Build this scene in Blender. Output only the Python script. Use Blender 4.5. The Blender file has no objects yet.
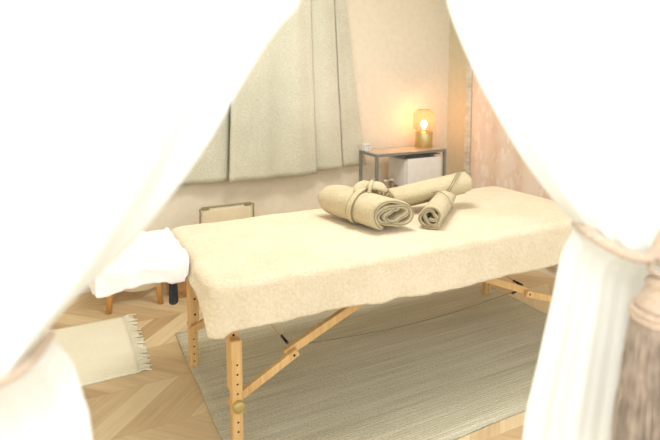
import bpy, bmesh, math, random
from mathutils import Vector, Matrix, noise
random.seed(7)
PI = math.pi
sc = bpy.context.scene
COL = sc.collection

# ------------------------------------------------------------ camera
CAM = Vector((-0.413, -1.651, 1.331))
YAW, PIT = 0.471, 0.110
FWD = Vector((math.sin(YAW)*math.cos(PIT), math.cos(YAW)*math.cos(PIT), -math.sin(PIT)))
RIGHT = Vector((math.cos(YAW), -math.sin(YAW), 0))
FH = Vector((math.sin(YAW), math.cos(YAW), 0))
cd = bpy.data.cameras.new('camera'); cam = bpy.data.objects.new('camera', cd); COL.objects.link(cam)
cam.location = CAM
UP = RIGHT.cross(FWD)
m = Matrix((RIGHT, UP, -FWD)).transposed().to_4x4(); m.translation = CAM
cam.matrix_world = m
cd.sensor_width = 36; cd.lens = 30.0; cd.shift_y = -0.1413; cd.clip_start = 0.02
cd.dof.use_dof = True; cd.dof.focus_distance = 2.25; cd.dof.aperture_fstop = 2.6
sc.camera = cam

# ------------------------------------------------------------ world, lights, exposure
w = bpy.data.worlds.new('world'); sc.world = w; w.use_nodes = True
w.node_tree.nodes['Background'].inputs[0].default_value = (.93, .975, 1, 1)
w.node_tree.nodes['Background'].inputs[1].default_value = 1.25
def area(name, loc, rot, sx, sy, power, col):
    l = bpy.data.lights.new(name, 'AREA'); l.shape = 'RECTANGLE'; l.size = sx; l.size_y = sy
    l.energy = power; l.color = col
    o = bpy.data.objects.new(name, l); COL.objects.link(o); o.location = loc; o.rotation_euler = rot
    return o
area('ceiling_light', (0.75, 0.35, 2.36), (0, 0, 0), 0.6, 0.6, 19.5, (1, .988, .965))
area('drape_fill_light', (-0.9, -1.9, 2.35), (math.radians(25), 0, math.radians(-20)), 0.9, 0.9, 24, (.94, .98, 1))  # added fill above and behind the camera, brightens the white drapes
sc.view_settings.view_transform = 'Standard'; sc.view_settings.look = 'None'
sc.view_settings.exposure = 0.5; sc.view_settings.gamma = 1

# ------------------------------------------------------------ node helpers
class NT:
    def __init__(s, name):
        s.m = bpy.data.materials.new(name); s.m.use_nodes = True
        s.t = s.m.node_tree; s.n = s.t.nodes; s.b = s.n['Principled BSDF']; s.out = s.n['Material Output']
    def new(s, k, **kw):
        n = s.n.new(k)
        for a, v in kw.items(): setattr(n, a, v)
        return n
    def ln(s, a, b): s.t.links.new(a, b)
    def setin(s, sock, v):
        if isinstance(v, bpy.types.NodeSocket): s.ln(v, sock)
        else: sock.default_value = v
    def math(s, op, a, b=0.0, c=None):
        n = s.new('ShaderNodeMath', operation=op); s.setin(n.inputs[0], a); s.setin(n.inputs[1], b)
        if c is not None: s.setin(n.inputs[2], c)
        return n.outputs[0]
    def pos(s, obj=False):
        if obj: return s.new('ShaderNodeTexCoord').outputs['Object']
        return s.new('ShaderNodeNewGeometry').outputs['Position']
    def mapping(s, vec, scale=(1,1,1), rot=(0,0,0), loc=(0,0,0)):
        n = s.new('ShaderNodeMapping'); s.ln(vec, n.inputs['Vector'])
        n.inputs['Scale'].default_value = scale; n.inputs['Rotation'].default_value = rot; n.inputs['Location'].default_value = loc
        return n.outputs[0]
    def noise(s, vec, scale, detail=3, rough=.55):
        n = s.new('ShaderNodeTexNoise'); s.ln(vec, n.inputs['Vector']); n.inputs['Scale'].default_value = scale
        n.inputs['Detail'].default_value = detail; n.inputs['Roughness'].default_value = rough
        return n.outputs['Fac']
    def ramp(s, f, stops):
        n = s.new('ShaderNodeValToRGB'); s.ln(f, n.inputs[0]); e = n.color_ramp.elements
        while len(e) < len(stops): e.new(.5)
        for q, (p, c) in zip(e, stops): q.position = p; q.color = (*c, 1)
        return n.outputs[0]
    def mix(s, f, a, b, mode='MIX'):
        n = s.new('ShaderNodeMix', data_type='RGBA', blend_type=mode); s.setin(n.inputs[0], f)
        s.setin(n.inputs[6], a if isinstance(a, bpy.types.NodeSocket) else (*a, 1))
        s.setin(n.inputs[7], b if isinstance(b, bpy.types.NodeSocket) else (*b, 1))
        return n.outputs[2]
    def bump(s, h, strength, dist=.002):
        n = s.new('ShaderNodeBump'); s.ln(h, n.inputs['Height']); n.inputs['Strength'].default_value = strength
        n.inputs['Distance'].default_value = dist; s.ln(n.outputs[0], s.b.inputs['Normal']); return n.outputs[0]
    def base(s, v):
        s.setin(s.b.inputs['Base Color'], v if isinstance(v, bpy.types.NodeSocket) else (*v, 1))
def lin(r, g, b):
    f = lambda c: (c/255/12.92) if c/255 <= .04045 else ((c/255+.055)/1.055)**2.4
    return (f(r), f(g), f(b))

def fabric(name, c1, c2, scale=60, bump=.5, dist=.002, stretch=(1,1,1), rough=.9, sheen=0.2, big=8):
    t = NT(name); v = t.mapping(t.pos(True), stretch)
    n1 = t.noise(v, scale, 4); n2 = t.noise(t.pos(True), big, 2)
    f = t.math('ADD', t.math('MULTIPLY', n1, .6), t.math('MULTIPLY', n2, .4))
    t.base(t.ramp(f, [(.35, c1), (.65, c2)]))
    t.bump(n1, bump, dist); t.b.inputs['Roughness'].default_value = rough
    t.b.inputs['Sheen Weight'].default_value = sheen; t.b.inputs['Sheen Roughness'].default_value = .5
    t.b.inputs['Specular IOR Level'].default_value = .2
    return t.m
def plain(name, c, rough=.5, metal=0, bump=0, spec=.4):
    t = NT(name); n = t.noise(t.pos(True), 25, 3)
    c2 = tuple(x*.93 for x in c); t.base(t.ramp(n, [(.3, c2), (.7, c)]))
    t.b.inputs['Roughness'].default_value = rough; t.b.inputs['Metallic'].default_value = metal
    t.b.inputs['Specular IOR Level'].default_value = spec
    if bump: t.bump(t.noise(t.pos(True), 120, 3), bump, .001)
    return t.m
def wood(name, c1, c2, axis='Z'):
    t = NT(name); sx = {'Z': (30, 30, 2), 'X': (2, 30, 30)}[axis]
    n = t.noise(t.mapping(t.pos(True), sx), 2.2, 4, .6)
    t.base(t.ramp(n, [(.3, c1), (.7, c2)])); t.b.inputs['Roughness'].default_value = .42
    t.bump(n, .15, .001); return t.m

M = {}
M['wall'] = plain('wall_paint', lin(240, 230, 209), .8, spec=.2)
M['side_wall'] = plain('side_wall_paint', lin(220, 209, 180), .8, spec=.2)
M['ceiling'] = plain('ceiling_paint', lin(245, 240, 228), .9, spec=.2)
M['trim'] = plain('trim_paint', lin(236, 226, 208), .5)
M['terry'] = fabric('cream_terry', lin(224, 207, 175), lin(239, 225, 199), 85, .8, .007, big=7, sheen=.3)
M['white_cloth'] = fabric('white_cotton', lin(244, 244, 242), lin(250, 250, 248), 140, .3, .001)
M['towel'] = fabric('sage_towel', lin(190, 176, 143), lin(208, 194, 160), 110, .7, .003, big=14)
M['border'] = fabric('pale_border', lin(186, 186, 172), lin(226, 226, 212), 40, .3, .002, (1, .2, 1))
M['towel_trim'] = fabric('towel_trim', lin(138, 126, 94), lin(158, 146, 112), 160, .4, .001)
M['linen'] = fabric('sage_linen', lin(188, 186, 166), lin(234, 230, 210), 100, .9, .003, (1, 1, 3), big=1.5)
M['beige_cloth'] = fabric('beige_cloth', lin(214, 198, 166), lin(226, 212, 182), 120, .3)
M['pine'] = wood('pine_wood', lin(206, 162, 100), lin(230, 192, 134))
M['beech'] = wood('beech_wood', lin(196, 140, 74), lin(218, 166, 98))
M['steel'] = plain('grey_metal', lin(150, 152, 148), .38, .6)
M['brass'] = plain('brass', lin(218, 198, 142), .36, .9)
M['knob'] = plain('brass_knob', lin(196, 176, 116), .4, .5)
M['black'] = plain('black_plastic', lin(32, 32, 34), .45)
M['charcoal'] = fabric('charcoal_webbing', lin(48, 50, 54), lin(66, 68, 72), 200, .4)
M['white_plastic'] = plain('white_plastic', lin(238, 234, 228), .35)
M['display'] = plain('display_grey', lin(150, 160, 160), .3)
M['cream_mat'] = fabric('cream_mat', lin(232, 226, 202), lin(243, 238, 216), 90, .6, .003, (1, 3, 1), big=5)
M['rope'] = fabric('beige_rope', lin(184, 160, 136), lin(208, 186, 162), 150, .4)
M['tassel'] = fabric('tassel_yarn', lin(120, 102, 86), lin(190, 170, 148), 60, .4, .002, (3, 3, .4), big=22)
M['wicker'] = wood('wicker', lin(168, 120, 66), lin(214, 168, 106), 'X')
M['pad'] = plain('vinyl_pad', lin(222, 208, 182), .5)
M['cable'] = plain('steel_cable', lin(120, 108, 84), .4, .4)

# foreground voile
t = NT('white_voile'); n = t.noise(t.mapping(t.pos(True), (1, 1, .3)), 60, 3)
t.base(t.ramp(n, [(.3, lin(240, 240, 233)), (.7, lin(244, 244, 237))])); t.b.inputs['Roughness'].default_value = .85
t.b.inputs['Specular IOR Level'].default_value = .1
tr = t.new('ShaderNodeBsdfTranslucent'); tr.inputs[0].default_value = (.90, .90, .87, 1)
mx = t.new('ShaderNodeMixShader'); mx.inputs[0].default_value = .45
t.ln(t.b.outputs[0], mx.inputs[1]); t.ln(tr.outputs[0], mx.inputs[2]); t.ln(mx.outputs[0], t.out.inputs[0])
M['voile'] = t.m

# chevron parquet
t = NT('chevron_oak'); P = t.pos(); s = t.new('ShaderNodeSeparateXYZ'); t.ln(P, s.inputs[0]); X, Y = s.outputs[0], s.outputs[1]
BW, PW = .305, .14
vb = t.math('DIVIDE', t.math('SUBTRACT', Y, .34), BW); k = t.math('FLOOR', vb)
fr = t.math('MULTIPLY', t.math('SUBTRACT', vb, k), BW)
par = t.math('FLOORED_MODULO', k, 2.0)                       # 0 even, 1 odd
sg = t.math('SUBTRACT', 1.0, t.math('MULTIPLY', par, 2.0))   # +1 / -1
S = t.math('SUBTRACT', t.math('SUBTRACT', X, t.math('MULTIPLY', sg, fr)), t.math('MULTIPLY', par, BW))
q = t.math('DIVIDE', S, PW); idx = t.math('FLOOR', q); qf = t.math('SUBTRACT', q, idx)
cv = t.new('ShaderNodeCombineXYZ'); t.ln(idx, cv.inputs[0]); t.ln(k, cv.inputs[1])
wn = t.new('ShaderNodeTexWhiteNoise', noise_dimensions='2D'); t.ln(cv.outputs[0], wn.inputs['Vector'])
al = t.math('ADD', X, t.math('MULTIPLY', sg, Y)); ac = t.math('SUBTRACT', X, t.math('MULTIPLY', sg, Y))
gv = t.new('ShaderNodeCombineXYZ'); t.ln(t.math('MULTIPLY', al, 1.6), gv.inputs[0]); t.ln(t.math('MULTIPLY', ac, 22.0), gv.inputs[1])
t.ln(t.math('MULTIPLY', wn.outputs[0], 37.0), gv.inputs[2])
gr = t.noise(gv.outputs[0], 1.6, 5, .62)
tone = t.math('ADD', t.math('MULTIPLY', wn.outputs[0], .55), t.math('MULTIPLY', gr, .6))
colr = t.ramp(tone, [(.22, lin(180, 150, 112)), (.5, lin(204, 178, 138)), (.85, lin(222, 202, 164))])
e1 = t.math('LESS_THAN', t.math('MINIMUM', qf, t.math('SUBTRACT', 1.0, qf)), .013)
e2 = t.math('LESS_THAN', t.math('MINIMUM', fr, t.math('SUBTRACT', BW, fr)), .0014)
t.base(t.mix(t.math('MULTIPLY', t.math('MAXIMUM', e1, e2), .22), colr, lin(140, 104, 66)))
t.b.inputs['Roughness'].default_value = .42; t.b.inputs['Specular IOR Level'].default_value = .35
t.bump(gr, .1, .001); M['floor'] = t.m

# big rug: woven ribs running along x
t = NT('woven_rug'); P = t.pos()
a = t.noise(t.mapping(P, (1.2, 85, 1)), 1.5, 3, .6); b = t.noise(t.mapping(P, (70, 160, 1)), 1.5, 2); c = t.noise(t.mapping(P, (.5, 9, 1)), 1.5, 2)
f = t.math('ADD', t.math('ADD', t.math('MULTIPLY', a, .4), t.math('MULTIPLY', b, .4)), t.math('MULTIPLY', c, .2))
t.base(t.ramp(f, [(.36, lin(164, 156, 132)), (.5, lin(196, 189, 165)), (.64, lin(222, 217, 196))]))
wv = t.new('ShaderNodeTexWave', wave_type='BANDS', bands_direction='Y'); t.ln(P, wv.inputs['Vector']); wv.inputs['Scale'].default_value = 28; wv.inputs['Distortion'].default_value = .6
t.bump(t.math('ADD', wv.outputs['Fac'], b), .7, .003); t.b.inputs['Roughness'].default_value = .95; t.b.inputs['Specular IOR Level'].default_value = .1
M['rug'] = t.m

# patterned hanging on the side wall
t = NT('printed_hanging'); P = t.pos(); v = t.mapping(P, (0, 1, 1))
vo = t.new('ShaderNodeTexVoronoi', feature='F1', distance='MINKOWSKI'); t.ln(v, vo.inputs['Vector']); vo.inputs['Scale'].default_value = 13; vo.inputs['Exponent'].default_value = 1.1
rings = t.math('SINE', t.math('MULTIPLY', vo.outputs['Distance'], 52.0))
vo2 = t.new('ShaderNodeTexVoronoi', feature='F1'); t.ln(t.mapping(P, (0, 1, .42)), vo2.inputs['Vector']); vo2.inputs['Scale'].default_value = 30
lines = t.math('LESS_THAN', vo2.outputs['Distance'], .42)
sel = t.math('GREATER_THAN', t.noise(v, 7, 1), .5)
pat = t.math('MAXIMUM', t.math('MULTIPLY', t.math('GREATER_THAN', rings, .25), sel), t.math('MULTIPLY', lines, t.math('SUBTRACT', 1.0, sel)))
t.base(t.mix(t.math('MULTIPLY', pat, .65), lin(234, 214, 196), lin(247, 236, 222))); t.b.inputs['Roughness'].default_value = .9
M['printed'] = t.m

def emis(name, col, st):
    t = NT(name); t.b.inputs['Emission Color'].default_value = (*col, 1); t.b.inputs['Emission Strength'].default_value = st
    t.base(col); return t.m
M['bulb'] = emis('glowing_bulb', (1, .78, .45), 22)

# ribbed amber glass: thin tinted glass, denser tint on the ribs
t = NT('amber_glass'); P = t.pos(True); s = t.new('ShaderNodeSeparateXYZ'); t.ln(P, s.inputs[0])
an = t.math('ARCTAN2', s.outputs[1], s.outputs[0]); rib = t.math('MULTIPLY_ADD', t.math('SINE', t.math('MULTIPLY', an, 36.0)), .5, .5)
tp = t.new('ShaderNodeBsdfTransparent'); t.ln(t.mix(rib, lin(234, 188, 158), lin(206, 146, 112)), tp.inputs[0])
gl = t.new('ShaderNodeBsdfGlossy'); gl.inputs['Roughness'].default_value = .12; gl.inputs[0].default_value = (.9, .75, .55, 1)
lw = t.new('ShaderNodeLayerWeight'); lw.inputs[0].default_value = .25
tl = t.new('ShaderNodeBsdfTranslucent'); tl.inputs[0].default_value = (*lin(236, 190, 156), 1)
m1 = t.new('ShaderNodeMixShader'); m1.inputs[0].default_value = .16; t.ln(tp.outputs[0], m1.inputs[1]); t.ln(tl.outputs[0], m1.inputs[2])
m2 = t.new('ShaderNodeMixShader'); t.ln(t.math('MULTIPLY', lw.outputs['Facing'], .5), m2.inputs[0]); t.ln(m1.outputs[0], m2.inputs[1]); t.ln(gl.outputs[0], m2.inputs[2])
t.ln(m2.outputs[0], t.out.inputs[0]); M['amber'] = t.m
t = NT('clear_glass'); t.b.inputs['Transmission Weight'].default_value = 1; t.b.inputs['Roughness'].default_value = .03; t.base((1, 1, 1)); t.b.inputs['IOR'].default_value = 1.25; M['glass'] = t.m

# ------------------------------------------------------------ object helpers
def mesh(name, verts, faces, mat, parent=None, smooth=False, mods=()):
    me = bpy.data.meshes.new(name); me.from_pydata([tuple(v) for v in verts], [], faces); me.materials.append(M[mat])
    if smooth:
        for p in me.polygons: p.use_smooth = True
    me.update(); o = bpy.data.objects.new(name, me); COL.objects.link(o)
    if parent: o.parent = parent
    for k, kw in mods:
        md = o.modifiers.new(k, k)
        for a, v in kw.items(): setattr(md, a, v)
    return o
def from_bm(name, bm, mat, parent=None, smooth=False):
    me = bpy.data.meshes.new(name); bmesh.ops.recalc_face_normals(bm, faces=bm.faces); bm.to_mesh(me); bm.free(); me.materials.append(M[mat])
    if smooth:
        for p in me.polygons: p.use_smooth = True
    o = bpy.data.objects.new(name, me); COL.objects.link(o)
    if parent: o.parent = parent
    return o
def tag(o, label, cat, group=None):
    o['label'] = label; o['category'] = cat
    if group: o['group'] = group
    return o
def thing(name, label, cat, loc=(0, 0, 0), rz=0, group=None):
    o = bpy.data.objects.new(name, None); COL.objects.link(o); o.location = loc; o.rotation_euler = (0, 0, rz); o.empty_display_size = .1
    return tag(o, label, cat, group)
def bbox(bm, lo, hi, bev=0, seg=2, mat4=None):
    b2 = bmesh.new(); bmesh.ops.create_cube(b2, size=1)
    for v in b2.verts: v.co = Vector([(lo[i]+hi[i])/2 + v.co[i]*(hi[i]-lo[i]) for i in range(3)])
    if bev: bmesh.ops.bevel(b2, geom=list(b2.edges), offset=bev, segments=seg, profile=.5, affect='EDGES')
    if mat4: bmesh.ops.transform(b2, matrix=mat4, verts=b2.verts)
    tmp = bpy.data.meshes.new('t'); b2.to_mesh(tmp); b2.free(); bm.from_mesh(tmp); bpy.data.meshes.remove(tmp)
def box(name, lo, hi, mat, parent=None, bev=.002, seg=2, mat4=None, smooth=False):
    bm = bmesh.new(); bbox(bm, lo, hi, bev, seg, mat4); return from_bm(name, bm, mat, parent, smooth)
def struct(name, lo, hi, mat):
    o = box(name, lo, hi, mat, bev=0); o['kind'] = 'structure'; return o
def frames(pts):
    pts = [Vector(p) for p in pts]; out = []; n0 = None
    for i, p in enumerate(pts):
        d = (pts[min(i+1, len(pts)-1)] - pts[max(i-1, 0)]).normalized()
        if n0 is None:
            n0 = d.orthogonal().normalized()
        n0 = (n0 - d*n0.dot(d)).normalized(); out.append((p, n0, d.cross(n0)))
    return out
def tube(bm, pts, r, sides=8, flat=1.0, closed=False):
    rings = []; fr_ = frames(pts)
    for i, (p, a, b) in enumerate(fr_):
        rr = r[i] if isinstance(r, (list, tuple)) else r
        rings.append([bm.verts.new(p + a*rr*math.cos(2*PI*k/sides) + b*rr*flat*math.sin(2*PI*k/sides)) for k in range(sides)])
    n = len(rings)
    for i in range(n-1 if not closed else n):
        A, B = rings[i], rings[(i+1) % n]
        for k in range(sides): bm.faces.new((A[k], A[(k+1) % sides], B[(k+1) % sides], B[k]))
    if not closed: bm.faces.new(rings[0][::-1]); bm.faces.new(rings[-1])
def tubeobj(name, pts, r, mat, parent=None, sides=8, flat=1.0, closed=False):
    bm = bmesh.new(); tube(bm, pts, r, sides, flat, closed); return from_bm(name, bm, mat, parent, True)
def rope_obj(name, pts, R, mat, parent=None, strands=3, pitch=.03, r=None, closed=False):
    bm = bmesh.new(); P = densify(pts, .002); fr_ = frames(P); r = r or R*.62
    for s_ in range(strands):
        L_ = 0; out = []
        for i, (p, a, b) in enumerate(fr_):
            if i: L_ += (p-fr_[i-1][0]).length
            th = 2*PI*(L_/pitch + s_/strands); out.append(p + (a*math.cos(th)+b*math.sin(th))*R*.5)
        tube(bm, out, r, 8)
    return from_bm(name, bm, mat, parent, True)
def catmull(pts, n):
    pts = [Vector(p) for p in pts]; P = [2*pts[0]-pts[1]] + pts + [2*pts[-1]-pts[-2]]; out = []
    for i in range(1, len(P)-2):
        for j in range(n):
            t = j/n; a, b, c, d = P[i-1:i+3]
            out.append(.5*((2*b)+(c-a)*t+(2*a-5*b+4*c-d)*t*t+(3*b-a-3*c+d)*t**3))
    out.append(pts[-1]); return out
def densify(pts, step):
    c = catmull(pts, 24); out = [c[0]]; acc = 0
    for i in range(1, len(c)):
        acc += (c[i]-c[i-1]).length
        if acc >= step: out.append(c[i]); acc = 0
    return out
def lathe(name, prof, mat, parent=None, seg=40, loc=(0, 0, 0), caps=True):
    bm = bmesh.new(); rings = []
    for r, z in prof:
        rings.append([bm.verts.new((loc[0]+r*math.cos(2*PI*k/seg), loc[1]+r*math.sin(2*PI*k/seg), loc[2]+z)) for k in range(seg)])
    for A, B in zip(rings, rings[1:]):
        for k in range(seg): bm.faces.new((A[k], A[(k+1) % seg], B[(k+1) % seg], B[k]))
    if caps: bm.faces.new(rings[0][::-1]); bm.faces.new(rings[-1])
    return from_bm(name, bm, mat, parent, True)
def cyl(name, p0, p1, r, mat, parent=None, sides=20):
    bm = bmesh.new(); tube(bm, [p0, p1], r, sides); o = from_bm(name, bm, mat, parent)
    return o
def beam(bm, p0, p1, wy, h, bev=.003):
    """wooden bar from p0 to p1 in an x-z plane; wy thickness along y, h its height"""
    p0, p1 = Vector(p0), Vector(p1); d = p1-p0; L_ = d.length; x = d.normalized(); y = Vector((0, 1, 0)); z = x.cross(y).normalized()
    mt = Matrix((x, y, z)).transposed().to_4x4(); mt.translation = p0
    bbox(bm, (0, -wy/2, -h/2), (L_, wy/2, h/2), bev, 2, mt)
def nz(x, y, z, f=1.0): return noise.noise(Vector((x*f, y*f, z*f)))
def lerp(a, b, t): return a+(b-a)*t
def interp(tab, x):
    if x <= tab[0][0]: return tab[0][1]
    for (a, va), (b, vb_) in zip(tab, tab[1:]):
        if x <= b: return lerp(va, vb_, (x-a)/(b-a))
    return tab[-1][1]
def smooth01(x): x = max(0, min(1, x)); return x*x*(3-2*x)

# ------------------------------------------------------------ setting
WY, WX, CH = 1.80, 2.393, 2.4
struct('floor', (-1.9, -2.6, -.05), (WX+.1, WY+.1, 0), 'floor')
struct('wall_back', (-1.9, WY, 0), (WX+.1, WY+.1, CH), 'wall')
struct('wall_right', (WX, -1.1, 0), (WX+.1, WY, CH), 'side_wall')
struct('wall_left', (-1.9, -1.1, 0), (-1.8, WY, CH), 'wall')
struct('ceiling', (-1.9, -1.1, CH), (WX+.1, WY+.1, CH+.06), 'ceiling')
struct('baseboard_back', (-1.8, WY-.012, 0), (WX, WY, .06), 'trim')
struct('baseboard_right', (WX-.012, -1.1, 0), (WX, WY-.012, .06), 'trim')
cp = thing('ceiling_lamp', 'square white ceiling lamp above the massage table', 'lamp', (0.75, .35, 2.372))
box('lamp_housing', (-.27, -.27, 0), (.27, .27, .028), 'white_plastic', cp)

# ------------------------------------------------------------ rugs
def sheet(name, x0, x1, y0, y1, h, nx, ny, mat, wave):
    V = []; F = []
    for i in range(nx+1):
        for j in range(ny+1):
            x = lerp(x0, x1, i/nx); y = lerp(y0, y1, j/ny)
            if i == 0 or i == nx: x += wave*nz(x, y, 3, 3)
            if j == 0 or j == ny: y += wave*nz(x, y, 7, 3)
            V.append((x, y, h+.0006*nz(x, y, 0, 20)))
    g = lambda i, j: i*(ny+1)+j
    for i in range(nx):
        for j in range(ny): F.append((g(i, j), g(i+1, j), g(i+1, j+1), g(i, j+1)))
    return mesh(name, V, F, mat, None, True, [('SOLIDIFY', dict(thickness=h-.001, offset=-1))])
r = sheet('area_rug', .08, 1.90, -.219, 1.023, .008, 60, 44, 'rug', .012)
tag(r, 'large grey-beige flat-woven rug with fine ribs, lying under the massage table', 'rug')
mt_ = thing('fringed_mat', 'small cream rectangular floor mat with fringed end beside the large rug', 'rug')
V = []; F = []
MX0, MX1, MY0, MY1 = -1.05, -.118, .745, 1.345
o = sheet('mat_body', MX0, MX1, MY0, MY1, .007, 40, 30, 'cream_mat', .006); o.parent = mt_
for sgn_, xe in ((1, MX1), (-1, MX0)):
    bm = bmesh.new()
    for i in range(46):
        y = lerp(MY0+.008, MY1-.008, i/45); L_ = .05+random.uniform(-.012, .01); dy = random.uniform(-.014, .014)
        pts = [(xe-.004*sgn_, y, .006), (xe+sgn_*L_*.35, y+dy*.2, .010), (xe+sgn_*L_*.7, y+dy*.6+random.uniform(-.004, .004), .007), (xe+sgn_*L_, y+dy, .0045)]
        tube(bm, catmull(pts, 3), [.0035]*9+[.0042], 6)
        
    fo = from_bm('fringe', bm, 'cream_mat', mt_, True); fo['kind'] = 'stuff'

# ------------------------------------------------------------ massage table
L, W, H = 1.90, .738, .634
mtb = thing('massage_table', 'portable massage table on pale wooden folding legs, its padded top under a cream blanket', 'table')
box('padded_top', (.02, .02, .55), (L-.02, W-.02, .622), 'pad', mtb, .025, 4, smooth=True)
for y in (.05, W-.05): box('side_rail', (.04, y-.011, .47), (L-.04, y+.011, .549), 'pine', mtb, .003)
for x in (.05, L-.05): box('end_rail', (x-.011, .062, .47), (x+.011, W-.062, .549), 'pine', mtb, .003)
XL = .098
def leg_set(xl, sgn, xj):
    for y, s in ((.05, -1), (W-.05, 1)):
        # upper board towards the middle of the table, height-adjustable lower board with holes outside
        yi = y; yu = y-s*.0355
        bm = bmesh.new(); bbox(bm, (xl-.018, yu-.0165, .232), (xl+.018, yu+.0165, .545), .004, 2)
        bm2 = bmesh.new(); bbox(bm2, (xl-.0195, yi-.017, .012), (xl+.0195, yi+.017, .425), .007, 3)
        upper = from_bm('leg', bm, 'pine', mtb); lower = from_bm('leg_extension', bm2, 'pine', upper)
        yf = yi-.017
        for kz in range(10):
            z = .035+kz*.034
            if abs(z-.2) < .02: continue
            cyl('peg_hole', (xl, yf-.0008, z), (xl, yf+.002, z), .0036, 'black', lower, 10)
        yv = yu-.0165
        for z in (.265, .335, .43): cyl('bolt', (xl, yv-.0012, z), (xl, yv+.003, z), .0045, 'black', upper, 10)
        box('foot', (xl-.018, yi-.016, .008), (xl+.018, yi+.016, .013), 'pine', lower, .001)
        kb = lathe('knob', [(.004, -.016), (.016, -.016), (.0205, -.012), (.0205, .004), (.017, .008), (.004, .008)], 'knob', lower, 20)
        kb.rotation_euler = (s*-PI/2, 0, 0); kb.location = (xl+.001, yi+s*.026, .197)
        ly = y-s*.0
        # folding strut in two pieces, knee joint
        j = Vector((xj, y, .302)); a = Vector((xl, y, .19))
        d = (j-a).normalized()
        b1 = bmesh.new(); beam(b1, Vector((xl, ly-s*.030, .190))-d*.020, j+Vector((0, -s*.030, 0))+d*.018, .020, .030)
        s1 = from_bm('strut', b1, 'pine', mtb)
        top = Vector((lerp(xj, xj+sgn*.45, 1), y, .52)); d2 = (top-j).normalized()
        b2 = bmesh.new(); beam(b2, j-d2*.03+Vector((0, -s*.052, .010)), top+Vector((0, -s*.052, -.02)), .022, .032)
        s2 = from_bm('strut', b2, 'pine', mtb)
        cyl('hinge_pin', (j.x, ly-s*.0185, j.z), (j.x, ly-s*.065, j.z), .0048, 'black', s1, 12)
leg_set(XL, 1, .32); leg_set(L-XL, -1, L-.42)
JL, JR = .32, L-.42
for (a, b, lab) in [((JL, .11, .318), (JR, .11, .318), 0), ((JL, W-.0, .31), (JR, W-.0, .31), 0)]:
    sag = [(lerp(a[0], b[0], i/12), lerp(a[1], b[1], i/12), lerp(a[2], b[2], i/12)-.035*math.sin(PI*i/12)) for i in range(13)]
    c = tubeobj('cable', sag, .0016, 'cable', mtb, 6)
    tubeobj('cable_sleeve', [sag[-1], (b[0]-.07, b[1], b[2]-.012)], .005, 'black', c, 8)
for x, sg_ in ((JL, 1), (JR, -1)):
    c = tubeobj('cable', [(x-.012, .105, .335), (x-.012*sg_-.01, .4, .345), (x-.01, W-.03, .335)], .0022, 'pine', mtb, 6)
    tubeobj('cable_sleeve', [(x-.012, .105, .335), (x-.012, .16, .337)], .0055, 'black', c, 8)

# ------------------------------------------------------------ blanket draped over the table
def rrect(u, x0, x1, y0, y1, r):
    """point and outward normal on a rounded rectangle; u in metres along the outline, start near-left going right"""
    a, b = x1-x0-2*r, y1-y0-2*r; q = PI*r/2; T = 2*(a+b)+4*q; u %= T
    for kind, ln_, data in (('s', a, ((x0+r, y0), (1, 0), (0, -1))), ('c', q, ((x1-r, y0+r), -PI/2)), ('s', b, ((x1, y0+r), (0, 1), (1, 0))), ('c', q, ((x1-r, y1-r), 0)),
                            ('s', a, ((x1-r, y1), (-1, 0), (0, 1))), ('c', q, ((x0+r, y1-r), PI/2)), ('s', b, ((x0, y1-r), (0, -1), (-1, 0))), ('c', q, ((x0+r, y0+r), PI))):
        if u <= ln_:
            if kind == 's':
                (px, py), (dx, dy), n_ = data; return (px+dx*u, py+dy*u), n_
            (cx, cy), a0 = data; th = a0+u/r; return (cx+r*math.cos(th), cy+r*math.sin(th)), (math.cos(th), math.sin(th))
        u -= ln_
    return (x0+r, y0), (0, -1)
bx0, bx1, by0, by1, br = .0, L+.0, .0, W+.0, .07
RC = .035
T_ = 2*((bx1-bx0-2*br)+(by1-by0-2*br))+4*PI*(br-RC)/2
NU = 420; verts = []; faces = []
hemtab = [(0, .165), (.1, .152), (.5, .162), (.9, .182), (1.3, .185), (1.6, .18), (1.9, .17)]
RC = .035
rings_top = [0, .02, .06, .12, .2, .3, .42, .56, .72, .88, 1.0]
def blanket_top(x, y):
    return H+.006 + .0035*nz(x, y, 1, 5) + .0016*nz(x, y, 4, 16) + .0008*nz(x, y, 9, 45)
ring_defs = []
for f_ in reversed(rings_top): ring_defs.append(('top', f_))
for a_ in (15, 30, 45, 60, 75, 90): ring_defs.append(('arc', math.radians(a_)))
for d_ in [.06, .14, .23, .33, .44, .55, .66, .77, .87, .94, 1.0]: ring_defs.append(('down', d_))
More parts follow.
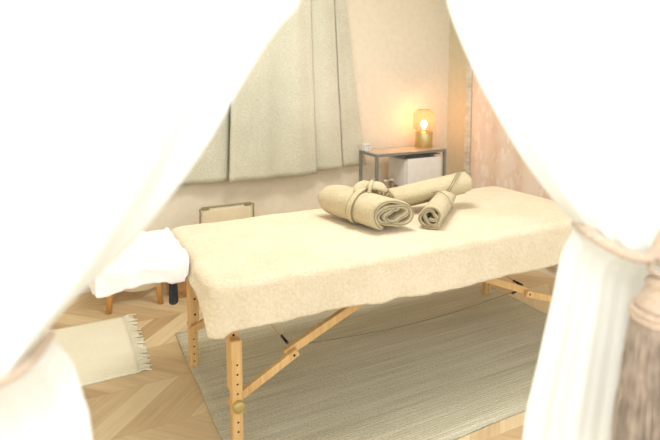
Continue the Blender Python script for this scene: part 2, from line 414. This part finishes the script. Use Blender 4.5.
for kind, val in ring_defs:
    for iu in range(NU):
        u = T_*iu/NU; (px, py), (nx_, ny_) = rrect(u, bx0+RC, bx1-RC, by0+RC, by1-RC, br-RC)
        if kind == 'top':
            yc = (by0+by1)/2; qx = min(max(px, bx0+.3), bx1-.3)
            if val == 1.0: qx = round(qx/.0125)*.0125
            x = lerp(px, qx, val); y = lerp(py, yc, val); z = blanket_top(x, y)
        else:
            th = val if kind == 'arc' else PI/2
            x = px+nx_*RC*math.sin(th); y = py+ny_*RC*math.sin(th); z = blanket_top(px, py)-RC*(1-math.cos(th))
            if kind == 'down':
                h = interp(hemtab, px)
                wl = smooth01((.16-px)/.16)
                ln2 = h - RC
                if px < .12 and ny_ < -.2: ln2 = lerp(ln2, .160-RC, wl)
                if nx_ < -.5 and ny_ > -.4: ln2 = .075-RC+.055*smooth01((.14-py)/.14)
                if nx_ < -.05 and ny_ < -.3: ln2 += .02
                if nx_ < -.5 and ny_ > -.3: ln2 -= .012
                ln2 += .006*nz(px, py, 12, 9)+.0025*nz(px, py, 33, 40)
                fl = .012*val + val*(.016*nz(u, 0, 0, 4)+.008*nz(u, 3, 0, 13))
                z -= ln2*val; x += nx_*fl; y += ny_*fl
                x += .002*nz(x, y, z, 30); y += .002*nz(x, z, y, 30)
        verts.append((x, y, z))
nr = len(ring_defs)
for i in range(nr-1):
    for k_ in range(NU): faces.append((i*NU+k_, (i+1)*NU+k_, (i+1)*NU+(k_+1) % NU, i*NU+(k_+1) % NU))
bl = mesh('blanket', verts, faces, 'terry', None, True, [('SOLIDIFY', dict(thickness=.004, offset=-1))])
bmx = bmesh.new(); bmx.from_mesh(bl.data); bmesh.ops.remove_doubles(bmx, verts=bmx.verts[:], dist=.0004); bmesh.ops.recalc_face_normals(bmx, faces=bmx.faces)
bmx.to_mesh(bl.data); bmx.free()
for p_ in bl.data.polygons: p_.use_smooth = True
tag(bl, 'cream terry blanket spread over the massage table and hanging over its edges', 'blanket')
HT = H+.008

# ------------------------------------------------------------ rolled towels
def roll_mesh(length, rx, rz, turns, thick, seed, inner=.16, n=150, squash_noise=.06, taper=0, shear=0):
    """spiral sheet extruded along +y (0..length), lying on z=0, centred on x=0"""
    rnd = random.Random(seed); cl = []
    for i in range(n+1):
        f_ = i/n; th = f_*turns*2*PI; rr = lerp(inner, 1, f_**.9)
        wob = 1+squash_noise*(1-f_**3)*2.2*math.sin(2.3*th+seed)+squash_noise*(1-f_)*math.sin(3.7*th)
        rr *= wob
        cl.append(Vector((math.cos(th+seed)*(rx-thick/2)*rr, math.sin(th+seed)*(rz-thick/2)*rr)))
    # lay flat: clamp bottom
    out = []; inn = []
    for i, p in enumerate(cl):
        d = (cl[min(i+1, n)]-cl[max(i-1, 0)]).normalized(); nn = Vector((d.y, -d.x)); out.append(p+nn*thick/2); inn.append(p-nn*thick/2)
    loop = out+inn[::-1]; NY = 26; V = []; F = []
    for j in range(NY+1):
        v = j/NY; y = v*length; tp_ = 1-taper*v
        end = min(v, 1-v); rnd_ = 1-(.05 if not shear == 0 else .02)*max(0, 1-end/.04)
        for q_, p in enumerate(loop):
            ang = math.atan2(p.y, p.x)
            outer = (p.length > .8*min(rx, rz))
            s_ = tp_*(rnd_ if outer else 1)*(1+.03*nz(ang, v*3, seed, 1.5) + .012*nz(p.x*30, v*9, seed+5, 1))
            jy = .006*nz(p.x*25, p.y*25, seed, 1) if j in (0, NY) else 0
            V.append((p.x*s_, y+jy+shear*p.x, max(p.y*s_+rz, .0015)))
    K = len(loop)
    for j in range(NY):
        for q_ in range(K): F.append((j*K+q_, j*K+(q_+1) % K, (j+1)*K+(q_+1) % K, (j+1)*K+q_))
    m_ = len(out)
    for j in (0, NY):
        for q_ in range(m_-1):
            a, b, c_, d_ = q_, q_+1, K-2-q_, K-1-q_
            f4 = (j*K+a, j*K+b, j*K+c_, j*K+d_); F.append(f4 if j else f4[::-1])
    return V, F
def end_seams(loop_r, y): pass

# large tied roll
ax0, ax1 = Vector((.838, .215, HT)), Vector((.768, .560, HT)); d = ax1-ax0
t1 = thing('rolled_towel', 'thick sage towel roll tied with a knotted fabric band', 'towel', ax0, math.atan2(d.y, d.x)-PI/2, 'sage towels on the massage table')
V, F = roll_mesh(.372, .106, .075, 2.5, .016, 1, inner=.24, squash_noise=.10, shear=-.28)
mesh('towel_body', V, F, 'towel', t1, True)
band = []
for i in range(64):
    a = 2*PI*i/64; band.append((math.cos(a)*.108, .200+.030*math.cos(a)-.012*math.sin(a), max(.0765+math.sin(a)*.0775, .002)))
bm = bmesh.new()
for off in (-.013, -.004, .005):
    tube(bm, [(x, y+off, z) for x, y, z in band], .0065, 8, closed=True)
bd = from_bm('tie_band', bm, 'towel', t1, True)
bm = bmesh.new(); tube(bm, [(x*1.02, y-.0205, z*1.01) for x, y, z in band], .0022, 6, closed=True); tube(bm, [(x*1.02, y+.0125, z*1.01) for x, y, z in band], .0022, 6, closed=True)
from_bm('band_piping', bm, 'towel_trim', bd, True)
# knot: plump folded lobes crossing on top
kx, ky, kz = .022, .180, .158
def lobe(bm, pts, rmax, fl=.62, r0=.35):
    P = catmull(pts, 10); n = len(P)-1
    tube(bm, P, [rmax*(r0+(1-r0)*math.sin(PI*min(1, max(0, i/n)))**.6) for i in range(n+1)], 14, fl)
bm = bmesh.new()
lobe(bm, [(kx-.072, ky+.014, kz-.020), (kx-.048, ky+.012, kz-.002), (kx-.018, ky+.002, kz+.008), (kx+.006, ky-.010, kz+.002)], .026, .45)
lobe(bm, [(kx-.030, ky-.030, kz-.020), (kx-.012, ky-.020, kz+.006), (kx+.014, ky+.000, kz+.015), (kx+.034, ky+.026, kz-.004)], .017, .55, .6)
lobe(bm, [(kx-.004, ky-.004, kz-.002), (kx+.022, ky-.018, kz+.006), (kx+.048, ky-.030, kz-.002), (kx+.068, ky-.040, kz-.020)], .023, .42)
kn = from_bm('knot', bm, 'towel', bd, True)
bm = bmesh.new(); lobe(bm, [(kx+.02, ky-.0, kz+.004), (kx+.055, ky-.006, kz-.006), (kx+.085, ky+.004, kz-.036), (kx+.098, ky+.02, kz-.075)], .019, .4, .6)
from_bm('tie_tail', bm, 'towel', bd, True)
bm = bmesh.new()
for s_ in (-1, 1):
    tube(bm, catmull([(kx-.032, ky-.022+s_*.010, kz+.000), (kx-.010, ky-.014+s_*.011, kz+.0165), (kx+.014, ky+.008+s_*.011, kz+.018), (kx+.030, ky+.032+s_*.008, kz+.004)], 8), .0016, 6)
tube(bm, catmull([(kx+.03, ky-.024, kz+.012), (kx+.058, ky-.026, kz+.0), (kx+.084, ky-.012, kz-.030), (kx+.100, ky+.006, kz-.068)], 8), .0018, 6)
from_bm('knot_piping', bm, 'towel_trim', kn, True)
# darker hems on the spiral end
def seam_spiral(parent, rx, rz, turns, thick, seed, inner, ln_, n=150, sn=.06, shear=0):
    bm = bmesh.new(); pts = []
    for i in range(n+1):
        f_ = i/n; th = f_*turns*2*PI; rr = lerp(inner, 1, f_**.9)
        rr *= 1+sn*(1-f_**3)*2.2*math.sin(2.3*th+seed)+sn*(1-f_)*math.sin(3.7*th)
        x = math.cos(th+seed)*(rx-thick/2)*rr; z = math.sin(th+seed)*(rz-thick/2)*rr+rz
        pts.append((x, -.002+shear*x, max(z, .004)))
    tube(bm, pts, .0022, 6); from_bm('hem_piping', bm, 'towel_trim', parent, True)
seam_spiral(t1, .106, .075, 2.5, .016, 1, .24, .375, sn=.10, shear=-.28)

# small roll, end towards the camera
ax0, ax1 = Vector((1.000, .180, HT)), Vector((1.310, .455, HT)); d = ax1-ax0
t3 = thing('rolled_towel', 'short slim sage towel roll lying flat under the propped-up roll, spiral end in front', 'towel', ax0, math.atan2(d.y, d.x)-PI/2, 'sage towels on the massage table')
V, F = roll_mesh(.41, .063, .053, 2.2, .013, 4, inner=.25, squash_noise=.09)
mesh('towel_body', V, F, 'towel', t3, True); seam_spiral(t3, .063, .053, 2.2, .013, 4, .25, .41, sn=.09)
def helix_pipe(parent, r, zc, y0, slope, a0, a1, rr=.002):
    bm = bmesh.new(); pts = []
    for i in range(40):
        a = lerp(a0, a1, i/39); pts.append((math.cos(a)*r, y0+slope*(a-a0), max(math.sin(a)*r*.9+zc, .003)))
    tube(bm, pts, rr, 6); return from_bm('border_piping', bm, 'towel_trim', parent, True)
helix_pipe(t3, .0640, .054, .14, .06, PI*.05, PI*.9)

# crossing roll: left end on the blanket, right end propped on the small roll
e0 = Vector((.985, .475, HT+.066)); e1 = Vector((1.395, .420, H+.128))
d = e1-e0; Lr = d.length
y_ = d.normalized(); x_ = y_.cross(Vector((0, 0, 1))).normalized(); z_ = x_.cross(y_)
t2 = thing('rolled_towel', 'long sage towel roll with double piping, propped up across the slim roll', 'towel', (0, 0, 0), 0, 'sage towels on the massage table')
mt4 = Matrix((x_, y_, z_)).transposed().to_4x4(); mt4.translation = e0 - z_*.062
t2.matrix_world = mt4
V, F = roll_mesh(Lr, .062, .060, 2.4, .013, 2, inner=.2, taper=-.08)
mesh('towel_body', V, F, 'towel', t2, True)
for o_ in (0, .016): helix_pipe(t2, .0668, .0625, Lr*.56+o_, .070, -PI*.15, PI*.95)

# ------------------------------------------------------------ face rest on the table end, white cloth, strap, stool, basket
fx, fy = -.155, .455
bm = bmesh.new(); pts = []
for i in range(33):
    a = PI*2*(i/32)*.90+PI*.10; pts.append((fx+.085*math.cos(a), fy+.118*math.sin(a), .578))
tube(bm, pts, .046, 14, .9); fr_o = from_bm('face_rest', bm, 'pad', mtb, True)
for y in (fy-.07, fy+.07): cyl('bracket_rod', (fx-.06, y, .54), (.05, y, .54), .007, 'steel', fr_o, 12)
V = []; F = []; NX, NYY = 110, 110
X0, X1, Y0, Y1 = -.300, -.022, .275, .640
for i in range(NX+1):
    for j in range(NYY+1):
        a = lerp(-1, 1, i/NX); b = lerp(-1, 1, j/NYY)
        ex, ey = max(0, abs(a)*1.5-1)*2, max(0, abs(b)*1.5-1)*2
        # rounded footprint, narrower towards the free end
        ua, ub = max(-1, min(1, a*1.5)), max(-1, min(1, b*1.5))
        rnd_ = 1-.22*smooth01((-ua-.3)/.7)
        x = lerp(X0, X1, .5+.5*ua*(1-.10*ub*ub if ua < 0 else 1)); y = (Y0+Y1)/2+(Y1-Y0)/2*ub*rnd_
        z = .652 + .010*nz(a*2, b*2, 2, 1.6) + .012*abs(nz(a*3+b*2, b*2-a, 5, 1.6)) + .006*abs(nz(a*6, b*5+a*3, 9, 1.5))
        e_r = ex if a > 0 else 0; e_l = ex if a < 0 else 0
        dd = min(1, math.hypot(e_l, ey))
        hemd = .082+.022*smooth01((-a-.3)/.4)-.016*smooth01(1-abs(a-.05)/.5)+.012*nz(a*2.4, b*2, 8, 1.2)
        rnd2 = dd - .18*math.sin(PI*min(1, dd))
        z -= rnd2*hemd*(1-.3*e_r)
        ol = .008+.009*nz(a*3.2, b*3.2, 4, 1.2)
        if e_l: x -= (.014+ol)*min(1, e_l*2.5)
        if ey: y += math.copysign((.014+ol)*min(1, ey*2.5), b)
        if e_r: x += .022*e_r*(1-.5*min(1, ey)); z += .004*e_r*(1-min(1, ey))
        V.append((x, y, z))
g = lambda i, j: i*(NYY+1)+j
for i in range(NX):
    for j in range(NYY): F.append((g(i, j), g(i+1, j), g(i+1, j+1), g(i, j+1)))
cl_ = mesh('folded_cloth', V, F, 'white_cloth', None, True, [('SOLIDIFY', dict(thickness=.003, offset=1))])
tag(cl_, 'crumpled white cloth covering the head end of the massage table', 'cloth')
S_ = []
for i in range(33):
    f_ = math.sin(PI/2*i/32); wdt = .0170*(1-.2*(1-f_)) * (math.sqrt(max(0, 1-((f_-.88)/.12)**2)) if f_ > .88 else 1)
    S_.append((-.052, .300-.003*math.sin(3*f_), lerp(.60, .474, f_), max(wdt, .002)))
bm = bmesh.new()
fv = [[bm.verts.new((x+s*w_, y+q, z)) for s, q in ((-1, 0), (1, 0), (1, .006), (-1, .006))] for x, y, z, w_ in S_]
for A, B in zip(fv, fv[1:]):
    for k_ in range(4): bm.faces.new((A[k_], A[(k_+1) % 4], B[(k_+1) % 4], B[k_]))
bm.faces.new(fv[0][::-1]); bm.faces.new(fv[-1])
so = from_bm('strap', bm, 'charcoal', mtb, True); so['label'] = 'charcoal strap with rounded end hanging below the white cloth'
st = thing('low_stool', 'low wooden-legged stool on the floor behind the head end of the table', 'stool', (-.05, 1.57, 0))
box('seat', (-.17, -.16, .22), (.17, .16, .29), 'beige_cloth', st, .03, 4, smooth=True)
for sx in (-1, 1):
    for sy in (-1, 1):
        bm = bmesh.new(); tube(bm, [(sx*.115, sy*.11, .232), (sx*.137, sy*.14, .0)], [.020, .015], 14); from_bm('leg', bm, 'beech', st, True)
bk = thing('wicker_basket', 'small brown wicker basket on the floor beside the low stool', 'basket', (.235, 1.535, 0))
bm = bmesh.new(); NS = 56
for k_ in range(18):
    z = .006+k_*.0095; rr = .080+.012*(k_/17); pts = []
    for i in range(112):
        a = 2*PI*i/112; w_ = .0035*math.sin(a*NS/2+PI*k_); pts.append(((rr*1.05+w_)*math.cos(a), (rr+w_)*math.sin(a), z))
    tube(bm, pts, .0052, 6, closed=True)
from_bm('woven_side', bm, 'wicker', bk, True)
bm = bmesh.new(); bbox(bm, (-.065, -.06, .002), (.065, .06, .008), .002); from_bm('base', bm, 'wicker', bk)
rope_obj('rim', [(.099*math.cos(2*PI*i/40), .094*math.sin(2*PI*i/40), .180) for i in range(41)], .008, 'wicker', bk, 3, .03)

# ------------------------------------------------------------ folding frame bin behind the table
cb = thing('folding_chair', 'small beige fabric-backed folding chair standing behind the table, only its back showing', 'chair', (.53, 1.60, 0))
hw = .168; ht = .475
bm = bmesh.new(); tube(bm, catmull([(-hw+.0, 0, .0), (-hw-.002, 0, .25), (-hw, 0, ht-.04), (-hw+.014, 0, ht-.004), (0, 0, ht), (hw-.014, 0, ht-.004), (hw, 0, ht-.04), (hw+.002, 0, .25), (hw, 0, .0)], 8), .0055, 10)
from_bm('back_frame', bm, 'towel_trim', cb, True)
V = []; F = []
for i in range(21):
    for j in range(16):
        u_, v_ = i/20, j/15; V.append((lerp(-hw+.006, hw-.006, u_), -.004-.012*math.sin(PI*u_)*math.sin(PI*v_), lerp(.22, ht-.012, v_)))
for i in range(20):
    for j in range(15): F.append((i*16+j, (i+1)*16+j, (i+1)*16+j+1, i*16+j+1))
mesh('backrest', V, F, 'beige_cloth', cb, True, [('SOLIDIFY', dict(thickness=.004))])
for x in (-hw+.035, hw-.035): box('corner_patch', (x-.025, -.009, ht-.014), (x+.02, .008, ht+.006), 'towel_trim', cb, .004)
box('seat', (-hw, -.26, .20), (hw, .0, .215), 'beige_cloth', cb, .005)
for x in (-hw+.01, hw-.01): cyl('leg', (x, -.25, .20), (x, -.25, 0), .0075, 'towel_trim', cb, 10)

# ------------------------------------------------------------ window curtain, rod
wc = thing('window_curtain', 'sage linen window curtain in four overlapping folds on the back wall', 'curtain')
def wpanel(x0b, x1b, x0t, x1t, dep, zb, seed, fold=.012, nf=2.0):
    V = []; F = []; NX, NZ = 48, 40
    for j in range(NZ+1):
        v = j/NZ; z = lerp(zb, 2.017, v)
        for i in range(NX+1):
            u_ = i/NX; x = lerp(lerp(x0b, x1b, u_), lerp(x0t, x1t, u_), v**.85)
            am = fold*(1-.3*v); y = WY-dep-am*math.sin(u_*nf*2*PI+seed)-.006*nz(u_*3, v*2, seed, 1)
            e = min(u_, 1-u_); y += .016*(1-min(1, e/.05))**2
            V.append((x+.003*nz(u_, v*5, seed, 1.5), y, z-(.004*nz(u_*6, 0, seed, 1) if j == 0 else 0)))
    for j in range(NZ):
        for i in range(NX):
            a = j*(NX+1)+i; F.append((a, a+1, a+NX+2, a+NX+1))
    p = mesh('fabric_panel', V, F, 'linen', wc, True, [('SOLIDIFY', dict(thickness=.004, offset=0))])
    return p
wpanel(-.1, .590, -.05, .640, .075, .600, 1, .012, 2.5)
wpanel(.568, 1.200, .625, 1.150, .118, .600, 2.2, .014, 2.5)
wpanel(1.170, 1.414, 1.115, 1.330, .080, .612, 4.0, .007, 1.0)
wpanel(1.426, 1.622, 1.340, 1.410, .052, .618, .6, .005, 1.0)
rd = thing('curtain_rod', 'slim white curtain rod above the window curtain', 'curtain rod', (0, WY, 2.03))
cyl('rod', (-.2, -.09, 0), (1.75, -.09, 0), .012, 'white_plastic', rd)
for x in (-.18, 1.73): cyl('bracket', (x, -.09, 0), (x, 0, 0), .007, 'white_plastic', rd, 10)

# ------------------------------------------------------------ console with lamp, warmer box, clock, jars
cx, cy = 1.530, 1.475; cw, cdp, ch = .595, .235, .735
cs = thing('console_table', 'slim grey metal console table with glass top against the back wall', 'table', (cx, cy, 0))
tk = .019
for x in (0, cw-tk):
    for y in (0, cdp-tk): box('leg', (x, y, 0), (x+tk, y+tk, ch-tk), 'steel', cs, .0015)
bm = bmesh.new()
for z in (ch-tk, .44):
    bbox(bm, (0, 0, z), (cw, tk, z+tk), .0015); bbox(bm, (0, cdp-tk, z), (cw, cdp, z+tk), .0015)
    bbox(bm, (0, tk, z), (tk, cdp-tk, z+tk), .0015); bbox(bm, (cw-tk, tk, z), (cw, cdp-tk, z+tk), .0015)
from_bm('frame', bm, 'steel', cs)
M['top'] = plain('console_top', lin(214, 190, 160), .15, 0, spec=.6)
box('tabletop', (tk*.9, tk*.9, ch-.008), (cw-tk*.9, cdp-tk*.9, ch+.001), 'top', cs, .001)
box('shelf', (tk*.9, tk*.9, .452), (cw-tk*.9, cdp-tk*.9, .460), 'top', cs, .001)
lp = thing('table_lamp', 'lit table lamp with amber glass shade on a brass cylinder base', 'lamp', (2.035, 1.63, ch+.001))
lp.scale = (1.07, 1.07, 1.09)
lathe('base', [(.0, .0), (.058, .0), (.060, .003), (.060, .103), (.057, .107), (.0, .107)], 'brass', lp, 48, caps=False)
lathe('neck', [(.03, .107), (.03, .116), (.020, .120), (.014, .128)], 'brass', lp, 32)
lathe('lamp_shade', [(.036, .108), (.056, .113), (.068, .123), (.074, .138), (.075, .18), (.075, .212), (.071, .232), (.062, .245), (.045, .251), (.040, .251)], 'amber', lp, 72, caps=False)
lathe('shade_lid', [(.001, .2505), (.045, .251), (.046, .254), (.001, .256)], 'brass', lp, 40)
lathe('bulb', [(.010, .128), (.012, .135), (.019, .146), (.022, .157), (.019, .168), (.010, .176), (.002, .178)], 'bulb', lp, 24)
pl = bpy.data.lights.new('bulb_light', 'POINT'); pl.energy = 1.5; pl.color = (1, .74, .50); pl.shadow_soft_size = .010
po = bpy.data.objects.new('bulb_light', pl); COL.objects.link(po); po.parent = lp; po.location = (0, 0, .200)

wb = thing('towel_warmer', 'white rounded appliance box on the lower shelf of the console', 'appliance', (1.81, 1.505, .460))
box('body', (-.02, .0, .006), (.285, .235, .218), 'white_plastic', wb, .018, 4, smooth=True)
box('door', (-.015, -.022, .004), (.280, .001, .222), 'white_plastic', wb, .010, 4, smooth=True)
box('top_tray', (-.06, .0, .2365), (.29, .20, .2415), 'steel', wb, .003)
for x in (.0, .25): box('tray_support', (x, .05, .216), (x+.016, .10, .2368), 'steel', wb, .001)
ck = thing('desk_clock', 'small white cube clock on the left end of the console', 'clock', (1.56, 1.66, ch+.001), .1)
box('body', (-.026, -.020, 0), (.026, .020, .052), 'white_plastic', ck, .004, 3)
bm = bmesh.new()
for x0, x1, z0, z1 in ((-.018, -.002, .030, .034), (-.018, -.002, .040, .043), (.004, .018, .032, .041), (-.014, -.004, .014, .018), (.004, .014, .012, .022)): bbox(bm, (x0, -.0208, z0), (x1, -.0195, z1))
from_bm('display', bm, 'display', ck)
for q_, (x, y, s_) in enumerate([(1.60, 1.60, 1.0), (1.66, 1.56, .9), (1.735, 1.60, .8)]):
    j_ = thing('glass_jar', ['clear glass jar nearest the left leg of the console, on the lower shelf', 'clear glass jar in the middle of three on the lower console shelf', 'clear glass jar closest to the white appliance on the lower shelf'][q_], 'jar', (x, y, .4605), 0, 'glass jars on the lower console shelf')
    lathe('body', [(.001, 0), (.024*s_, 0), (.026*s_, .004), (.026*s_, .05*s_), (.016*s_, .062*s_), (.016*s_, .07*s_)], 'glass', j_, 24)
    lathe('lid', [(.001, .0705*s_), (.018*s_, .0705*s_), (.018*s_, .082*s_), (.001, .084*s_)], 'white_plastic', j_, 24)

# ------------------------------------------------------------ printed hanging on the side wall
ph = thing('wall_hanging', 'pinkish printed fabric hanging with white motifs on the right-hand wall', 'wall hanging')
V = []; F = []; ya, yb = 1.50, .18; NX = 90; NZ = 20
for j in range(NZ+1):
    for i in range(NX+1):
        u_ = i/NX; y = lerp(ya, yb, u_); z = lerp(.05, 2.3, j/NZ); V.append((WX-.022-.010*math.sin(u_*34)-.004*nz(u_*6, z, 0, 1), y, z))
for j in range(NZ):
    for i in range(NX):
        a = j*(NX+1)+i; F.append((a, a+1, a+NX+2, a+NX+1))
mesh('printed_fabric', V, F, 'printed', ph, True, [('SOLIDIFY', dict(thickness=.002))])
box('side_border', (WX-.034, ya-.002, .05), (WX-.022, ya+.058, 2.3), 'border', ph, .002)
cyl('hanging_rail', (WX-.024, ya+.05, 2.306), (WX-.024, yb-.03, 2.306), .010, 'beech', ph)

# ------------------------------------------------------------ foreground white curtains
def SC(x, y, D):                       # measured outline position -> (across, height) on the vertical plane of that curtain
    dr = FWD + RIGHT*((x-330)/550.0) + UP*((126.8-y)/550.0); q_ = dr*(D/dr.dot(FH)); return (q_.dot(RIGHT), CAM.z+q_.z)
def P3(a, z, D): v_ = CAM + RIGHT*a + FH*D; return Vector((v_.x, v_.y, z))
def smoothpath(pts, n):
    return [(p.x, p.y) for p in catmull([(a, b, 0) for a, b in pts], n)]
def resample(pts, n):
    Ls = [0]
    for a, b in zip(pts, pts[1:]): Ls.append(Ls[-1]+math.hypot(b[0]-a[0], b[1]-a[1]))
    out = []; k_ = 0
    for i in range(n+1):
        t_ = Ls[-1]*i/n
        while k_ < len(Ls)-2 and Ls[k_+1] < t_: k_ += 1
        f_ = (t_-Ls[k_])/max(1e-9, Ls[k_+1]-Ls[k_]); out.append((lerp(pts[k_][0], pts[k_+1][0], f_), lerp(pts[k_][1], pts[k_+1][1], f_)))
    return out
def swag_curtain(name, label, D, top, inner_px, tie_px, lower_px, side, spread, seed, folds):
    """top: extra (across,height) points above the frame; inner edge down to the tie, then the lower edge to the floor"""
    inner = smoothpath(top+[SC(x, y, D) for x, y in inner_px], 8)
    low = [SC(x, y, D) for x, y in lower_px]
    a1, z1 = low[-1]; a0, z0 = low[-2]; sl = (a1-a0)/(z1-z0)
    low = smoothpath(low+[(a1+sl*.5*(-.3), z1-.3), (a1+sl*.6*(-.55), .35), (a1+sl*.6*(-.6), .012)], 8)
    tie = resample(smoothpath([SC(x, y, D) for x, y in tie_px], 8), 60)
    NT_, NA, NB = 120, 60, 50
    inr = resample(inner, NA); lor = resample(low, NB)
    V = []; F = []
    for i in range(NT_+1):
        t_ = i/NT_; ta, tz = tie[min(60, int(round(t_*60)))]
        f_ = t_*60; k_ = min(59, int(f_)); ta = lerp(tie[k_][0], tie[k_+1][0], f_-k_); tz = lerp(tie[k_][1], tie[k_+1][1], f_-k_)
        topa = top[0][0]+side*spread*t_
        for j in range(NA+NB+1):
            if j <= NA:
                s_ = j/NA; ia, iz = inr[j]; th0, zh0 = inr[0]; th1, zh1 = inr[-1]
                # straight thread from top to tie plus the inner edge's own bow, fading outwards
                la, lz = lerp(th0, th1, s_), lerp(zh0, zh1, s_)
                a = lerp(topa, ta, s_)+(ia-la)*(1-t_)**1.3; z = lerp(zh0, tz, s_)+(iz-lz)*(1-t_)**1.3
                gather = 1-.55*smooth01((s_-.6)/.4)
                dep = -.040*smooth01((s_-.55)/.4)*min(1, t_*6) - .012*smooth01((s_-.9)/.06)*(1 if s_ < .985 else .2)*min(1, t_*8)
            else:
                s_ = (j-NA)/NB; ia, iz = lor[j-NA]; l0a, l0z = lor[0]; tb = lor[-1][0]+side*spread*.75*t_
                a = lerp(ta, tb, smooth01(s_*.5+.0)*2 if s_ < .5 else smooth01(.25+s_*.75)*1 if False else s_)+(ia-lerp(l0a, lor[-1][0], s_))*(1-t_)**1.2
                z = lerp(tz, .012, s_)+(iz-lerp(l0z, lor[-1][1], s_))*(1-t_)**1.2
                gather = .45+.55*smooth01(s_/.5); dep = .020*smooth01(s_/.06)
            amp = folds[1]*gather*min(1, t_*9)*(1 if j <= NA else .4)
            dep += amp*(math.sin(2*PI*folds[0]*t_+seed+1.2*nz(t_*2, s_, seed, 1))+.4*math.sin(2*PI*folds[0]*2.3*t_+seed*2))
            V.append(P3(a, z, D+dep))
    K = NA+NB+1
    for i in range(NT_):
        for j in range(K-1): F.append((i*K+j, i*K+j+1, (i+1)*K+j+1, (i+1)*K+j))
    o = mesh(name, V, F, 'voile', None, True, [('SOLIDIFY', dict(thickness=.0012, offset=0))])
    return tag(o, label, 'curtain', 'white drapes framing the view')
DL, DR = .60, .85
swag_curtain('drape', 'white voile drape on the left, swept back to the left and blurred in the foreground', DL,
    [(.045, 2.395), (.04, 2.1), (.03, 1.75), (.0, 1.52)],
    [(302, -5), (289, 14), (270, 38), (250, 70), (231, 103), (212, 137), (190, 170), (168, 200), (141, 233), (111, 264), (80, 293), (58, 316), (46, 331)],
    [(46, 331), (30, 356), (0, 377), (-60, 400), (-120, 410)],
    [(46, 331), (61, 352), (77, 384), (88, 412), (98, 442)], -1, .62, 1.3, (4, .010))
swag_curtain('drape', 'white voile drape on the right, tied back with the beige rope tieback', DR,
    [(.10, 2.395), (.105, 2.1), (.125, 1.75), (.15, 1.55)],
    [(445, -5), (452, 20), (462, 45), (480, 85), (498, 118), (520, 155), (545, 190), (562, 210), (575, 223)],
    [(575, 223), (600, 239), (625, 251), (645, 256), (668, 255), (700, 246), (740, 236)],
    [(575, 223), (561, 260), (549, 300), (538, 335), (528, 370), (519, 402), (511, 440)], 1, .70, 2.4, (5, .009))
def px3(x, y, D, dd=0): a, z = SC(x, y, D+dd); return P3(a, z, D+dd)
def tieback(label, D, pts, dd):
    tb = thing('curtain_tieback', label, 'tieback', (0, 0, 0), 0, 'rope tiebacks on the white drapes')
    rope_obj('cord', [px3(x, y, D, q_) for (x, y), q_ in zip(pts, dd)], .0078, 'rope', tb, 3, .022)
    return tb
tb = tieback('beige twisted rope tieback with a big taupe tassel on the right-hand drape', DR,
    [(576, 223), (588, 232), (604, 243), (625, 254), (645, 258), (656, 252), (664, 235), (680, 205)], [.02, -.035, -.055, -.062, -.065, -.066, -.06, -.04])
tieback('beige rope tieback without visible tassel on the left-hand drape', DL,
    [(48, 334), (30, 359), (0, 380), (-50, 402)], [.01, -.035, -.045, -.045])
TX = 669; Dt = DR-.05
S = Dt/550.0
cap = px3(TX, 281, DR, -.05)
rope_obj('tassel_loop', [cap+Vector((0, 0, .0)), px3(650, 268, DR, -.055), px3(654, 254, DR, -.06), px3(660, 262, DR, -.055), cap+Vector((.004, 0, 0))], .0042, 'rope', tb, 2, .014)
prof = [(.001, .004), (.022, .003), (.030, .001), (.032, -.004), (.029, -.008), (.030, -.012), (.037, -.026), (.042, -.036), (.044, -.044), (.001, -.044)]
lathe('tassel_cap', prof, 'rope', tb, 40, cap, caps=False)
bm = bmesh.new()
for s_ in range(2):
    for ph_ in range(2):
        pts = []
        for i in range(200):
            a = 2*PI*i/200; pts.append(cap+Vector(((.0465+.002*math.cos(30*a+ph_*PI))*math.cos(a), (.0465+.002*math.cos(30*a+ph_*PI))*math.sin(a), -.048-.010*s_+.004*math.sin(30*a+ph_*PI))))
        tube(bm, pts, .0028, 6, closed=True)
from_bm('tassel_band', bm, 'rope', tb, True)
lathe('tassel_core', [(.042, -.040), (.045, -.070), (.051, -.16), (.054, -.31), (.001, -.312)], 'tassel', tb, 40, cap, caps=False)
bm = bmesh.new()
for i in range(760):
    a = random.uniform(0, 2*PI); r0 = .046; ro = .053+random.uniform(-.004, .007); L_ = .31+random.uniform(-.02, .02); a2 = a+random.uniform(-.12, .12); ww = random.uniform(-.003, .004)
    pts = [cap+Vector((r0*math.cos(a), r0*math.sin(a), -.056)), cap+Vector(((lerp(r0, ro, .5)+ww)*math.cos(lerp(a, a2, .3)), (lerp(r0, ro, .5)+ww)*math.sin(lerp(a, a2, .3)), -.14)),
           cap+Vector(((ro-ww)*math.cos(a2), (ro-ww)*math.sin(a2), -.22)), cap+Vector(((ro+.003)*math.cos(a2+.03), (ro+.003)*math.sin(a2+.03), -L_))]
    tube(bm, catmull(pts, 4), .0014, 4)
fo = from_bm('tassel_fringe', bm, 'tassel', tb, True); fo['kind'] = 'stuff'
